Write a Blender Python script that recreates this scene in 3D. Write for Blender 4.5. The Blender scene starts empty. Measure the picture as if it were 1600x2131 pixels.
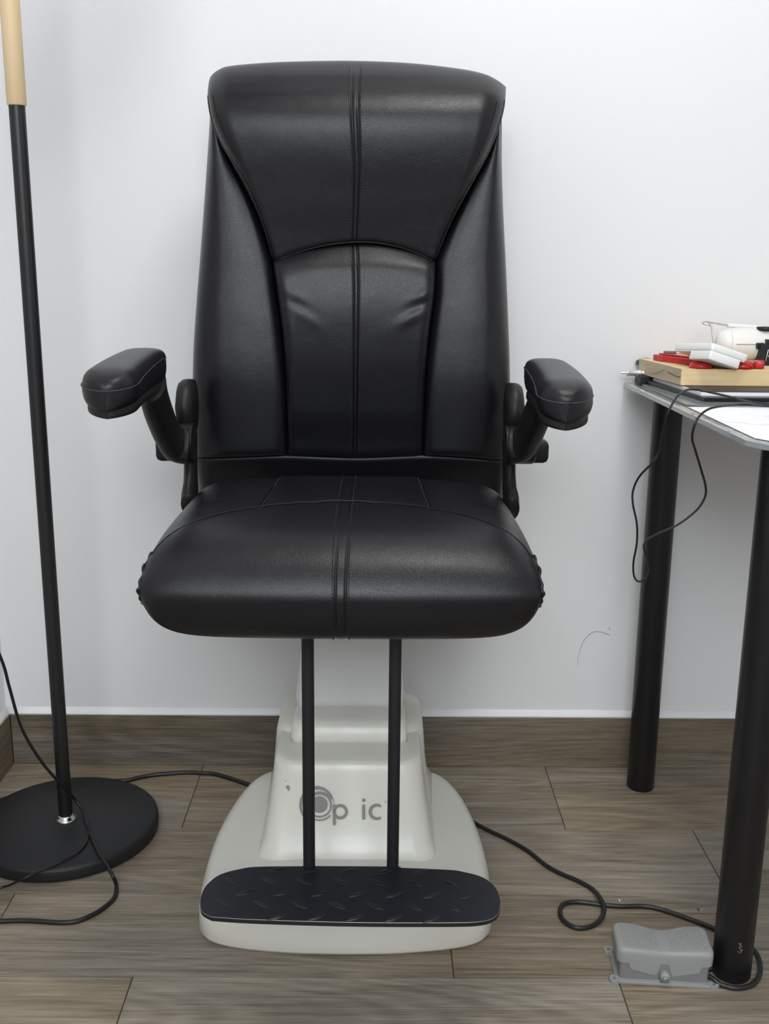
import bpy, bmesh, math, random
from mathutils import Vector, Matrix
random.seed(7)
C = bpy.context.scene.collection
S = bpy.context.scene

# ------------------------------------------------------------------ camera
F = 2155.0; TH = math.radians(13.57); PSI = .009; RHO = .010; H = .96
fw = Vector((math.sin(PSI)*math.cos(TH), math.cos(PSI)*math.cos(TH), -math.sin(TH)))
r0 = Vector((math.cos(PSI), -math.sin(PSI), 0)); u0 = r0.cross(fw)
RT = r0*math.cos(RHO)+u0*math.sin(RHO); UP = u0*math.cos(RHO)-r0*math.sin(RHO)
cd = bpy.data.cameras.new('camera'); cam = bpy.data.objects.new('camera', cd); C.objects.link(cam)
cam.matrix_world = Matrix(((RT.x, UP.x, -fw.x, 0), (RT.y, UP.y, -fw.y, 0), (RT.z, UP.z, -fw.z, H), (0, 0, 0, 1)))
cd.sensor_fit = 'VERTICAL'; cd.sensor_height = 24.0; cd.lens = 24.0*F/2131.0; cd.clip_start = .02
S.camera = cam

# ------------------------------------------------------------------ light and exposure
S.view_settings.view_transform = 'Standard'; S.view_settings.look = 'None'
S.view_settings.exposure = 0.0; S.view_settings.gamma = 1.0
S.view_settings.use_curve_mapping = False
w = bpy.data.worlds.new('room_air'); S.world = w; w.use_nodes = True
w.node_tree.nodes['Background'].inputs[0].default_value = (.93, .96, 1.0, 1)
w.node_tree.nodes['Background'].inputs[1].default_value = .6
def area(name, loc, target, sx, sy, power, col):
    l = bpy.data.lights.new(name, 'AREA'); l.shape = 'RECTANGLE'; l.size = sx; l.size_y = sy
    l.energy = power; l.color = col
    o = bpy.data.objects.new(name, l); C.objects.link(o); o.location = loc
    o.rotation_euler = (Vector(target)-Vector(loc)).to_track_quat('-Z', 'Y').to_euler()
    return o
area('ceiling_panel_light', (.30, 1.0, 2.5), (.30, 1.0, 0), .42, .42, 13.5, (1.0, .98, .95))
area('window_light', (-.03, -1.6, 2.2), (-.75, 1.85, .30), 1.35, 1.2, 60, (.90, .95, 1.0))

# ------------------------------------------------------------------ helpers
def ray(px, py):
    return fw + RT*((px-800)/F) - UP*((py-1065.5)/F)
def PY(px, py, Y):
    d = ray(px, py); t = Y/d.y; return Vector((d.x*t, Y, H+d.z*t))
def PZ(px, py, Z):
    d = ray(px, py); t = (Z-H)/d.z; return Vector((d.x*t, d.y*t, Z))
def tag(o, label=None, cat=None, group=None, kind=None):
    if label: o['label'] = label
    if cat: o['category'] = cat
    if group: o['group'] = group
    if kind: o['kind'] = kind
    return o
def empty(name, loc, label, cat, group=None):
    o = bpy.data.objects.new(name, None); C.objects.link(o); o.location = loc
    o.empty_display_size = .05
    tag(o, label, cat, group)
    return o
def wpos(p):
    v = Vector((0, 0, 0))
    while p: v = v + p.location; p = p.parent
    return v
def mobj(name, verts, faces, mat, parent=None, smooth=True, bevel=0, label=None, kind=None, auto=None):
    """verts are world coordinates; parents are never rotated"""
    off = wpos(parent) if parent else Vector((0, 0, 0))
    me = bpy.data.meshes.new(name)
    me.from_pydata([tuple(Vector(v)-off) for v in verts], [], faces)
    bm = bmesh.new(); bm.from_mesh(me)
    bmesh.ops.remove_doubles(bm, verts=bm.verts, dist=1e-6)
    bmesh.ops.recalc_face_normals(bm, faces=bm.faces)
    if bevel: bmesh.ops.bevel(bm, geom=[e for e in bm.edges if e.calc_face_angle(0) > .5], offset=bevel, segments=2, profile=.5, affect='EDGES')
    if auto:
        for e in bm.edges:
            if e.calc_face_angle(0) > auto: e.smooth = False
    bm.to_mesh(me); bm.free()
    if smooth: me.polygons.foreach_set('use_smooth', [True]*len(me.polygons))
    me.materials.append(mat)
    o = bpy.data.objects.new(name, me); C.objects.link(o)
    if parent: o.parent = parent
    if label: o['label'] = label
    if kind: o['kind'] = kind
    return o
def grid_faces(nr, nc, closed=False, base=0):
    f = []
    for i in range(nr-1):
        for j in range(nc if closed else nc-1):
            k = (j+1) % nc
            f.append((base+i*nc+j, base+i*nc+k, base+(i+1)*nc+k, base+(i+1)*nc+j))
    return f
def loft(rings, cap=True):
    n = len(rings[0]); v = [p for r in rings for p in r]
    f = grid_faces(len(rings), n, True)
    if cap:
        f.append(tuple(range(n-1, -1, -1))); f.append(tuple(range((len(rings)-1)*n, len(rings)*n)))
    return v, f
def join(*parts):
    V, Fc = [], []
    for v, f in parts:
        b = len(V); V += list(v); Fc += [tuple(b+i for i in q) for q in f]
    return V, Fc
def box(x0, x1, y0, y1, z0, z1, M=None):
    v = [Vector((x, y, z)) for z in (z0, z1) for x, y in ((x0, y0), (x1, y0), (x1, y1), (x0, y1))]
    if M: v = [M @ p for p in v]
    return v, [(0, 3, 2, 1), (4, 5, 6, 7), (0, 1, 5, 4), (1, 2, 6, 5), (2, 3, 7, 6), (3, 0, 4, 7)]
def catmull(pts, n=8):
    P = [Vector(p) for p in pts]; out = []
    for i in range(len(P)-1):
        a = P[max(i-1, 0)]; b = P[i]; c = P[i+1]; d = P[min(i+2, len(P)-1)]
        for k in range(n):
            t = k/n
            out.append(.5*((2*b)+(c-a)*t+(2*a-5*b+4*c-d)*t*t+(3*b-a-3*c+d)*t**3))
    out.append(P[-1]); return out
def tube(path, r, n=10, ry=None, cap=True):
    """sweep; r, ry float or list"""
    P = [Vector(p) for p in path]; m = len(P)
    R_ = r if isinstance(r, (list, tuple)) else [r]*m
    Q_ = R_ if ry is None else (ry if isinstance(ry, (list, tuple)) else [ry]*m)
    T0 = (P[1]-P[0]).normalized(); N = T0.orthogonal().normalized()
    ref = Vector((1, 0, 0)); 
    if ry is not None:
        N = (ref-T0*ref.dot(T0)).normalized()
    rings = []; prev = T0
    for i in range(m):
        T = (P[min(i+1, m-1)]-P[max(i-1, 0)]).normalized()
        if T.length < .5: T = prev
        N = (N-T*N.dot(T)).normalized(); B = T.cross(N); prev = T
        rings.append([P[i]+N*(R_[i]*math.cos(2*math.pi*k/n))+B*(Q_[i]*math.sin(2*math.pi*k/n)) for k in range(n)])
    return loft(rings, cap)
def cyl(a, b, r, n=28, r2=None):
    return tube([a, b], [r, r if r2 is None else r2], n)
def lathe(prof, cx, cy, cz, n=48, axis='z'):
    rings = []
    for r, z in prof:
        ring = []
        for k in range(n):
            a = 2*math.pi*k/n; u = (max(r, 1e-4)*math.cos(a), max(r, 1e-4)*math.sin(a), z)
            if axis == 'x': u = (z, u[0], u[1])
            elif axis == 'y': u = (u[0], z, u[1])
            ring.append(Vector((cx+u[0], cy+u[1], cz+u[2])))
        rings.append(ring)
    return loft(rings)
def prism(poly, z0, z1, M=None):
    n = len(poly)
    v = [Vector((x, y, z0)) for x, y in poly]+[Vector((x, y, z1)) for x, y in poly]
    if M: v = [M @ p for p in v]
    f = [tuple(range(n-1, -1, -1)), tuple(range(n, 2*n))]+[(i, (i+1) % n, n+(i+1) % n, n+i) for i in range(n)]
    return v, f
def rrect(hx, hy, r, cx=0, cy=0, n=6):
    out = []
    for qx, qy, a0 in ((1, 1, 0), (-1, 1, 90), (-1, -1, 180), (1, -1, 270)):
        for k in range(n+1):
            a = math.radians(a0+90*k/n)
            out.append((cx+qx*(hx-r)+r*math.cos(a), cy+qy*(hy-r)+r*math.sin(a)))
    return out
def lerp(tab, x):
    if x <= tab[0][0]: return tab[0][1]
    for (a, b), (c, d) in zip(tab, tab[1:]):
        if x <= c: return b+(d-b)*(x-a)/(c-a)
    return tab[-1][1]

def smooth(tab, x):
    n = len(tab)
    if x <= tab[0][0]: return tab[0][1]
    if x >= tab[-1][0]: return tab[-1][1]
    i = 0
    while tab[i+1][0] < x: i += 1
    def m(k):
        if k == 0 or k == n-1: return 0.0
        return (tab[k+1][1]-tab[k-1][1])/(tab[k+1][0]-tab[k-1][0])
    h = tab[i+1][0]-tab[i][0]; t = (x-tab[i][0])/h
    return ((2*t**3-3*t*t+1)*tab[i][1]+(t**3-2*t*t+t)*h*m(i)+(3*t*t-2*t**3)*tab[i+1][1]+(t**3-t*t)*h*m(i+1))

# ------------------------------------------------------------------ materials
def mat(name, col, rough=.5, metal=0, coat=0, spec=None, trans=0, ior=None):
    m = bpy.data.materials.new(name); m.use_nodes = True
    b = m.node_tree.nodes['Principled BSDF']
    b.inputs['Base Color'].default_value = (*col, 1); b.inputs['Roughness'].default_value = rough
    b.inputs['Metallic'].default_value = metal; b.inputs['Coat Weight'].default_value = coat
    b.inputs['Transmission Weight'].default_value = trans
    if spec is not None: b.inputs['Specular IOR Level'].default_value = spec
    if ior: b.inputs['IOR'].default_value = ior
    return m
def nd(m, t, **k):
    n = m.node_tree.nodes.new(t)
    for a, b in k.items(): setattr(n, a, b)
    return n
def lk(m, a, b): m.node_tree.links.new(a, b)
def bsdf(m): return m.node_tree.nodes['Principled BSDF']
def noise_col(m, c1, c2, scale, vec='Object', sc=(1, 1, 1), detail=4, lo=.35, hi=.65, rnd=False):
    tc = nd(m, 'ShaderNodeTexCoord'); mp = nd(m, 'ShaderNodeMapping'); mp.inputs['Scale'].default_value = sc
    lk(m, tc.outputs[vec], mp.inputs['Vector'])
    no = nd(m, 'ShaderNodeTexNoise'); no.inputs['Scale'].default_value = scale; no.inputs['Detail'].default_value = detail
    lk(m, mp.outputs[0], no.inputs['Vector'])
    cr = nd(m, 'ShaderNodeValToRGB'); cr.color_ramp.elements[0].position = lo; cr.color_ramp.elements[1].position = hi
    cr.color_ramp.elements[0].color = (*c1, 1); cr.color_ramp.elements[1].color = (*c2, 1)
    lk(m, no.outputs[0], cr.inputs[0]); lk(m, cr.outputs[0], bsdf(m).inputs['Base Color'])
    return mp, no, cr
def bump(m, scale, strength, dist=.001, kind='noise', sc=(1, 1, 1), detail=3):
    tc = nd(m, 'ShaderNodeTexCoord'); mp = nd(m, 'ShaderNodeMapping'); mp.inputs['Scale'].default_value = sc
    lk(m, tc.outputs['Object'], mp.inputs['Vector'])
    if kind == 'voronoi':
        t = nd(m, 'ShaderNodeTexVoronoi', feature='DISTANCE_TO_EDGE'); t.inputs['Scale'].default_value = scale
        cr = nd(m, 'ShaderNodeMath', operation='MINIMUM'); cr.inputs[1].default_value = .12
        lk(m, mp.outputs[0], t.inputs['Vector']); lk(m, t.outputs['Distance'], cr.inputs[0]); out = cr.outputs[0]
    else:
        t = nd(m, 'ShaderNodeTexNoise'); t.inputs['Scale'].default_value = scale; t.inputs['Detail'].default_value = detail
        lk(m, mp.outputs[0], t.inputs['Vector']); out = t.outputs[0]
    bp = nd(m, 'ShaderNodeBump'); bp.inputs['Strength'].default_value = strength; bp.inputs['Distance'].default_value = dist
    lk(m, out, bp.inputs['Height']); lk(m, bp.outputs[0], bsdf(m).inputs['Normal'])
    return bp

def wood_tile(name, dark=1.0, axis='x'):
    m = mat(name, (.2, .16, .12), .5); nt = m.node_tree
    tc = nd(m, 'ShaderNodeTexCoord'); oi = nd(m, 'ShaderNodeObjectInfo')
    cmb = nd(m, 'ShaderNodeCombineXYZ')
    mul = nd(m, 'ShaderNodeMath', operation='MULTIPLY'); mul.inputs[1].default_value = 37.0
    lk(m, oi.outputs['Random'], mul.inputs[0])
    for i in range(3): lk(m, mul.outputs[0], cmb.inputs[i])
    add = nd(m, 'ShaderNodeVectorMath', operation='ADD'); lk(m, tc.outputs['Object'], add.inputs[0]); lk(m, cmb.outputs[0], add.inputs[1])
    def nz(sc, scale, detail, dist=0, rough=.6):
        mp = nd(m, 'ShaderNodeMapping'); mp.inputs['Scale'].default_value = sc if axis == 'x' else (sc[1], sc[0], sc[2])
        lk(m, add.outputs[0], mp.inputs['Vector'])
        n = nd(m, 'ShaderNodeTexNoise'); n.inputs['Scale'].default_value = scale; n.inputs['Detail'].default_value = detail
        n.inputs['Distortion'].default_value = dist; n.inputs['Roughness'].default_value = rough
        lk(m, mp.outputs[0], n.inputs['Vector']); return n.outputs[0]
    broad = nz((1.6, 9, 9), 1.0, 3, .6)
    streak = nz((3.2, 85, 85), 1.0, 8, .9, .72)
    fine = nz((11, 420, 420), 1.0, 4, .3, .75)
    # cathedral rings
    mpw = nd(m, 'ShaderNodeMapping'); s_ = (.55, 4.6, 4.6); mpw.inputs['Scale'].default_value = s_ if axis == 'x' else (s_[1], s_[0], s_[2])
    lk(m, add.outputs[0], mpw.inputs['Vector'])
    wn = nd(m, 'ShaderNodeTexNoise'); wn.inputs['Scale'].default_value = 1.0; wn.inputs['Detail'].default_value = 1.5; wn.inputs['Distortion'].default_value = .9
    lk(m, mpw.outputs[0], wn.inputs['Vector'])
    w1 = nd(m, 'ShaderNodeMath', operation='MULTIPLY'); w1.inputs[1].default_value = 150
    lk(m, wn.outputs[0], w1.inputs[0])
    w2 = nd(m, 'ShaderNodeMath', operation='SINE'); lk(m, w1.outputs[0], w2.inputs[0])
    def madd(a, k, b):
        n = nd(m, 'ShaderNodeMath', operation='MULTIPLY_ADD'); lk(m, a, n.inputs[0]); n.inputs[1].default_value = k
        if isinstance(b, float): n.inputs[2].default_value = b
        else: lk(m, b, n.inputs[2])
        return n.outputs[0]
    v = madd(broad, .50, madd(streak, .70, madd(fine, .85, madd(w2.outputs[0], .050, -.53))))
    v = madd(oi.outputs['Random'], .07, v)
    cr = nd(m, 'ShaderNodeValToRGB'); e = cr.color_ramp.elements
    d = dark
    e[0].position = .22; e[0].color = (.09*d, .073*d, .052*d, 1)
    e[1].position = .84; e[1].color = (.40*d, .348*d, .27*d, 1)
    k = e.new(.5); k.color = (.222*d, .187*d, .141*d, 1)
    lk(m, v, cr.inputs[0])
    # slow grey / brown drift
    hue = nz((1.3, 5, 5), .9, 2)
    mix = nd(m, 'ShaderNodeMix', data_type='RGBA', blend_type='MULTIPLY'); 
    hr = nd(m, 'ShaderNodeValToRGB'); hr.color_ramp.elements[0].color = (1.0, .93, .84, 1); hr.color_ramp.elements[1].color = (.97, 1.0, 1.06, 1)
    hr.color_ramp.elements[0].position = .4; hr.color_ramp.elements[1].position = .62
    lk(m, hue, hr.inputs[0]); mix.inputs[0].default_value = 1
    lk(m, cr.outputs[0], mix.inputs[6]); lk(m, hr.outputs[0], mix.inputs[7])
    lk(m, mix.outputs[2], bsdf(m).inputs['Base Color'])
    bp = nd(m, 'ShaderNodeBump'); bp.inputs['Strength'].default_value = .35; bp.inputs['Distance'].default_value = .0006
    lk(m, v, bp.inputs['Height']); lk(m, bp.outputs[0], bsdf(m).inputs['Normal'])
    return m
FLOOR = wood_tile('floor_tile', 1.05); FLOOR.node_tree.nodes['Principled BSDF'].inputs['Roughness'].default_value = .42
SKIRT = wood_tile('skirting_tile', .68); SKIRTY = wood_tile('skirting_tile_left', .68, 'y')
GROUT = mat('grout', (.07, .056, .043), .9)
WALL = mat('white_wall_paint', (.82, .82, .82), .55, spec=.3); bump(WALL, 260, .12, .0006, detail=4)
CAULK = mat('white_caulk', (.83, .83, .83), .4); bump(CAULK, 60, .4, .002)
def leather(name, col, rough=.40):
    m = mat(name, col, rough, spec=.38)
    tc = nd(m, 'ShaderNodeTexCoord')
    vo = nd(m, 'ShaderNodeTexVoronoi', feature='DISTANCE_TO_EDGE'); vo.inputs['Scale'].default_value = 480
    lk(m, tc.outputs['Object'], vo.inputs['Vector'])
    mn = nd(m, 'ShaderNodeMath', operation='MINIMUM'); mn.inputs[1].default_value = .14; lk(m, vo.outputs['Distance'], mn.inputs[0])
    no = nd(m, 'ShaderNodeTexNoise'); no.inputs['Scale'].default_value = 14; no.inputs['Detail'].default_value = 2
    lk(m, tc.outputs['Object'], no.inputs['Vector'])
    b1 = nd(m, 'ShaderNodeBump'); b1.inputs['Strength'].default_value = .35; b1.inputs['Distance'].default_value = .0012
    b2 = nd(m, 'ShaderNodeBump'); b2.inputs['Strength'].default_value = .3; b2.inputs['Distance'].default_value = .004
    lk(m, no.outputs[0], b2.inputs['Height']); lk(m, mn.outputs[0], b1.inputs['Height'])
    lk(m, b2.outputs[0], b1.inputs['Normal']); lk(m, b1.outputs[0], bsdf(m).inputs['Normal'])
    return m
LEATHER = leather('black_leather', (.0065, .0066, .0082), .34)
THREAD = mat('black_thread', (.010, .010, .012), .6)
THREAD2 = mat('dark_grey_thread', (.05, .05, .058), .55)
PLASTIC = mat('matt_black_plastic', (.010, .010, .011), .48, spec=.4); bump(PLASTIC, 900, .12, .0003)
BLACKM = mat('black_powder_coat', (.012, .012, .014), .5, spec=.4); bump(BLACKM, 1200, .25, .0003)
BLACKLEG = mat('black_lacquered_leg', (.009, .009, .010), .38, spec=.4)
RUBBER = mat('black_rubber_cable', (.010, .010, .011), .42)
CREAM = mat('cream_moulded_plastic', (.76, .745, .66), .36, coat=.14)
bsdf(CREAM).inputs['Coat Roughness'].default_value = .12
noise_col(CREAM, (.72, .71, .635), (.79, .775, .70), 3.0, sc=(1, 1, 1), detail=3)
CREAM2 = mat('pale_grey_cream_column', (.72, .73, .72), .3, coat=.2)
CHROME = mat('chrome', (.85, .85, .86), .12, 1)
SILVER = mat('brushed_silver', (.75, .75, .75), .42, 1)
PRINT = mat('taupe_print', (.27, .245, .235), .5)
LAMPB = mat('matt_black_lamp', (.012, .0125, .014), .52, spec=.4); bump(LAMPB, 1500, .3, .0003)
LAMPP = mat('satin_black_pole', (.010, .010, .011), .38)
BIRCH = mat('pale_birch', (.72, .53, .31), .45); noise_col(BIRCH, (.66, .47, .26), (.78, .60, .37), 2.2, sc=(14, 14, 1.2), detail=5)
PINE = mat('pine', (.8, .6, .33), .5); noise_col(PINE, (.66, .45, .20), (.84, .67, .40), 1.6, sc=(3, 30, 34), detail=5, lo=.3, hi=.6)
PINEEND = mat('pine_end_grain', (.6, .46, .3), .6); noise_col(PINEEND, (.50, .39, .26), (.66, .53, .37), 1.6, sc=(20, 8, 60), detail=4)
GLASS = mat('tinted_glass', (.80, .87, .85), .03, trans=.88, ior=1.5)
GLASSEDGE = mat('bevelled_glass_edge', (.30, .32, .33), .16, coat=.5)
PAPER = mat('white_paper', (.90, .90, .93), .7)
INK = mat('blue_grey_ink', (.45, .50, .60), .7)
RED = mat('red_plastic', (.50, .012, .014), .32, coat=.2)
WHITEP = mat('white_plastic', (.86, .86, .83), .32, coat=.15)
CREAMP = mat('ivory_plastic', (.80, .79, .74), .35)
GREYP = mat('grey_plastic', (.30, .305, .30), .45, spec=.4); bump(GREYP, 700, .25, .0003)
GREYD = mat('darker_grey_plastic', (.21, .212, .205), .5)
PLATE = mat('dark_tread_plate', (.009, .0098, .015), .40); bump(PLATE, 300, .12, .0006)
WORN = mat('worn_metal_edge', (.30, .30, .31), .35, .7)
SCUFF = mat('scuffed_paint', (.16, .16, .17), .6)
DIRT = mat('brown_scuff', (.36, .30, .22), .8)
PENCIL = mat('pencil_mark', (.36, .36, .35), .9)
SMUDGE = mat('dark_scuff', (.22, .20, .18), .9)

# ------------------------------------------------------------------ the room
XL, YB = -.712, 1.865
fl = tag(mobj('floor', *box(XL-.2, 2.4, -3.0, YB+.1, -.03, -.0022), GROUT, smooth=False), kind='structure')
rows = []  # (y0, y1, a joint x)
y1 = 1.625
specs = [(1.625, YB-.004, .3365), (1.432, 1.625, .5586), (1.239, 1.432, .1134), (1.046, 1.239, .340), (.853, 1.046, .02),
         (.66, .853, .47), (.467, .66, .18), (.274, .467, .40), (.081, .274, .1), (-.112, .081, .5), (-.305, -.112, .25), (-.498, -.305, .36)]
for (a, b, j) in specs:
    x = j-.669*6
    while x < 2.3:
        x0, x1_ = max(x, XL-.02), min(x+.669, 2.3)
        if x1_-x0 > .02:
            g = .0007
            mobj('plank', *box(x0+g, x1_-g, a+g, b-g, -.012, 0), FLOOR, fl, smooth=False, bevel=.0006)
        x += .669
tag(mobj('wall_back', *box(XL-.1, 2.4, YB, YB+.1, -.03, 2.6), WALL, smooth=False), kind='structure')
tag(mobj('wall_left', *box(XL-.1, XL, -3.0, YB+.0, -.03, 2.6), WALL, smooth=False), kind='structure')
tag(mobj('wall_right', *box(2.3, 2.4, -3.0, YB+.0, -.03, 2.6), WALL, smooth=False), kind='structure')
tag(mobj('ceiling', *box(XL-.1, 2.4, -3.0, YB+.1, 2.6, 2.7), WALL, smooth=False), kind='structure')
# tiled skirting with a white caulk bead on top
bb = tag(mobj('baseboard_back', *box(XL, 2.3, YB-.002, YB+.01, .0, .104), GROUT, smooth=False), kind='structure')
for x0, x1_ in ((XL+.0105, -.10), (-.10, .536), (.536, 1.2), (1.2, 1.87), (1.87, 2.29)):
    mobj('skirting_tile', *box(x0+.0004, x1_-.0004, YB-.010, YB-.002, .0008, .1045), SKIRT, bb, smooth=False, bevel=.0005)
bl = tag(mobj('baseboard_left', *box(XL-.01, XL+.002, -2.9, YB-.01, 0, .104), GROUT, smooth=False), kind='structure')
y = YB-.0105
for L in (.5, .67, .67, .67, .67):
    mobj('skirting_tile', *box(XL+.002, XL+.010, y-L+.0004, y-.0004, .0008, .1045), SKIRTY, bl, smooth=False, bevel=.0005); y -= L
def wedge(axis):
    prof = [(0, .1042), (.0102, .1042), (.0085, .1075), (.003, .116), (0, .118)]
    rings = []
    N = 60
    for k in range(N+1):
        t = k/N; ring = []
        for i, (d, z) in enumerate(prof):
            jit = random.uniform(-.0007, .0007) if i in (2, 3) else 0
            if axis == 'x': ring.append(Vector((XL+.003+t*2.9, YB+.001-d-jit, z+jit)))
            else: ring.append(Vector((XL-.001+d+jit, -2.0+t*(YB+2.0-.003), z+jit)))
        rings.append(ring)
    return loft(rings)
tag(mobj('trim_1', *wedge('x'), CAULK), kind='structure')
tag(mobj('trim_2', *wedge('y'), CAULK), kind='structure')

# pencil scrawl and specks on the back wall
def ribbon(pts, wd, Y=YB-.0006):
    P = [PY(a, b, Y) for a, b in pts]; V = []; Fq = []
    P = catmull(P, 5)
    for i, p in enumerate(P):
        t = (P[min(i+1, len(P)-1)]-P[max(i-1, 0)]).normalized(); n = Vector((-t.z, 0, t.x))*wd*(.4+.6*min(1, 2*i/len(P)))
        V += [p+n, p-n, p-n+Vector((0, .0005, 0)), p+n+Vector((0, .0005, 0))]
    rings = [V[i:i+4] for i in range(0, len(V), 4)]
    return loft(rings)
tag(mobj('pencil_mark', *ribbon([(1203, 1388), (1202, 1372), (1207, 1353), (1214, 1335), (1224, 1323), (1236, 1315), (1249, 1315), (1260, 1318), (1270, 1322)], .0005), PENCIL),
    'faint curved pencil line on the white wall left of the table leg', 'mark')
tag(mobj('pencil_tick', *ribbon([(1266.5, 1305), (1268, 1308), (1269, 1311)], .0007), PENCIL),
    'tiny dark tick just above the right end of the pencil line on the wall', 'mark')
tag(mobj('wall_scuff', *ribbon([(12, 1471), (17, 1478), (21, 1488)], .0007, YB-.0006), SMUDGE),
    'short dark hairline scuff running down into the room corner above the skirting', 'mark')

# ------------------------------------------------------------------ pads in the chair
def plin(P):
    """polyline -> arclength-parameterised function, smoothed"""
    Q = catmull([Vector((a, b, 0)) for a, b in P], 8); L = [0]
    for a, b in zip(Q, Q[1:]): L.append(L[-1]+(b-a).length)
    def f(t):
        x = min(max(t, 0), 1)*L[-1]
        lo, hi = 0, len(L)-1
        while hi-lo > 1:
            m = (lo+hi)//2
            if L[m] <= x: lo = m
            else: hi = m
        u = (x-L[lo])/max(L[hi]-L[lo], 1e-9)
        return Q[lo].lerp(Q[hi], u)
    return f
def coons(Lc, Rc, Tc, Bc):
    l, r, t, b = map(plin, (Lc, Rc, Tc, Bc))
    c00, c10, c01, c11 = t(0), t(1), b(0), b(1)
    def f(s, v):
        return (l(v)*(1-s)+r(v)*s + t(s)*(1-v)+b(s)*v - (c00*(1-s)*(1-v)+c10*s*(1-v)+c01*(1-s)*v+c11*s*v))
    return f
def edge(d, wd, dep, p=2.0):
    if wd <= 0 or d >= wd: return 0.0
    x = (wd-max(d, 0))/wd
    return dep*(1-(max(0, 1-x**p))**(1/p))
def samples(n, extra=()):
    out = set()
    for k in range(n+1):
        x = k/n; out.add(round(.55*(.5-.5*math.cos(math.pi*x))+.45*x, 5))
    for e in extra:
        for k in range(-8, 9): out.add(round(min(1, max(0, e+k*.0035)), 5))
    return sorted(out)
def pad(name, cf, yf, ns, nt, thick, matl, parent, extra=(), label=None, textra=()):
    ss = samples(ns, extra); ts = samples(nt, textra); V = []
    for v in ts:
        for s in ss:
            p = cf(s, v); V.append(PY(p.x, p.y, yf(s, v, p)))
    nr, nc = len(ts), len(ss); Fq = grid_faces(nr, nc)
    # rim: follow the border backwards and close with a back grid fan
    border = [(0, j) for j in range(nc)]+[(i, nc-1) for i in range(1, nr)]+[(nr-1, j) for j in range(nc-2, -1, -1)]+[(i, 0) for i in range(nr-2, 0, -1)]
    idx = [i*nc+j for i, j in border]; m = len(idx)
    ctr = sum((V[i] for i in idx), Vector())/m
    ymax = max(V[i].y for i in idx)
    prev = idx
    for k, (sh, dy) in enumerate(((.0, .35), (.004, .75), (.012, 1.0))):
        cur = []
        for i in idx:
            q = V[i]; d = (ctr-q); d.y = 0; d.normalize()
            V.append(Vector((q.x+d.x*sh, q.y+thick*dy, q.z+d.z*sh))); cur.append(len(V)-1)
        for a in range(m):
            b = (a+1) % m; Fq.append((prev[a], prev[b], cur[b], cur[a]))
        prev = cur
    V.append(Vector((ctr.x, ymax+thick, ctr.z))); c = len(V)-1
    for a in range(m): Fq.append((prev[a], prev[(a+1) % m], c))
    o = mobj(name, V, Fq, matl, parent, label=label)
    return o
def dashes(path, step, ln, r, off=None):
    """stitches along a 3d polyline"""
    L = [0]; P = path
    for a, b in zip(P, P[1:]): L.append(L[-1]+(b-a).length)
    parts = []; x = step*.5
    def at(x):
        for i in range(len(L)-1):
            if x <= L[i+1]:
                return P[i].lerp(P[i+1], (x-L[i])/max(L[i+1]-L[i], 1e-9))
        return P[-1]
    while x+ln < L[-1]:
        a, b = at(x), at(x+ln)
        if (b-a).length > 1e-4: parts.append(tube([a, b], r, 5))
        x += step
    return join(*parts)
def cord(path, r, n=6): return tube(path, r, n)

chair = empty('examination_chair', (-.04, 1.45, 0), 'black leather examination chair with armrests on a cream pedestal, footrest on two rods', 'chair')

YBACK = [(120, 1.650), (160, 1.628), (200, 1.600), (240, 1.586), (300, 1.584), (400, 1.594), (500, 1.606), (545, 1.610)]
YSIDE = [(235, 1.648), (400, 1.632), (550, 1.617), (680, 1.604), (800, 1.598), (950, 1.608), (1060, 1.625)]
YLUM = [(500, 1.604), (560, 1.588), (650, 1.578), (750, 1.580), (850, 1.592), (950, 1.612)]
TOPE = [(434, 172), (439, 158), (455, 145), (480, 137), (560, 130), (650, 127), (740, 126.5), (850, 131), (950, 142), (1005, 153), (1035, 167), (1053, 181)]
SEAML = [(434, 172), (432, 205), (440, 252), (458, 296), (482, 338), (508, 380), (531, 428), (550, 480), (568, 545)]
SEAMR = [(1053, 181), (1050, 222), (1038, 268), (1018, 318), (990, 370), (962, 420), (940, 462), (922, 503), (906, 545)]
ARCH = [(568, 545), (620, 526), (680, 511), (737, 505), (790, 507), (850, 521), (906, 545)]
LOWL = [(568, 545), (578, 610), (587, 680), (594, 760), (597, 850), (597, 948)]
LOWR = [(906, 545), (903, 610), (894, 680), (886, 760), (882, 850), (880, 948)]
BOT = [(597, 948), (668, 949), (740, 953), (810, 950), (880, 948)]
def cseam(s, c=.5, dd=.0115, dep=.0022):
    """two folded seam lines either side of a narrow strip"""
    g = 0
    for k in (-1, 1): g += dep*math.exp(-((s-c-k*dd)/.0042)**2)
    return g
# backrest shell (side panels and back)
SL = [(437, 240), (432, 320), (425, 420), (416, 540), (408, 640), (402, 740), (401, 850), (405, 955)]
SRt = [(1042, 258), (1044, 340), (1047, 440), (1053, 560), (1058, 680), (1061, 780), (1060, 870), (1052, 960)]
shell_par = chair
backr = None
def side(name, Lc, Rc, Tc, Bc, outer):
    cf = coons(Lc, Rc, Tc, Bc)
    def yf(s, v, p):
        o = s if outer == 'L' else 1-s      # distance from the outer edge
        i = 1-o
        y = smooth(YSIDE, p.y)
        y += edge(o, .30, .040)+edge(i, .14, .016)
        y -= .006*math.sin(math.pi*min(1, max(0, o)))
        y += edge(v, .04, .01)+edge(1-v, .02, .006)
        return y
    return pad(name, cf, yf, 34, 90, .045, LEATHER, backr), cf, yf
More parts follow.
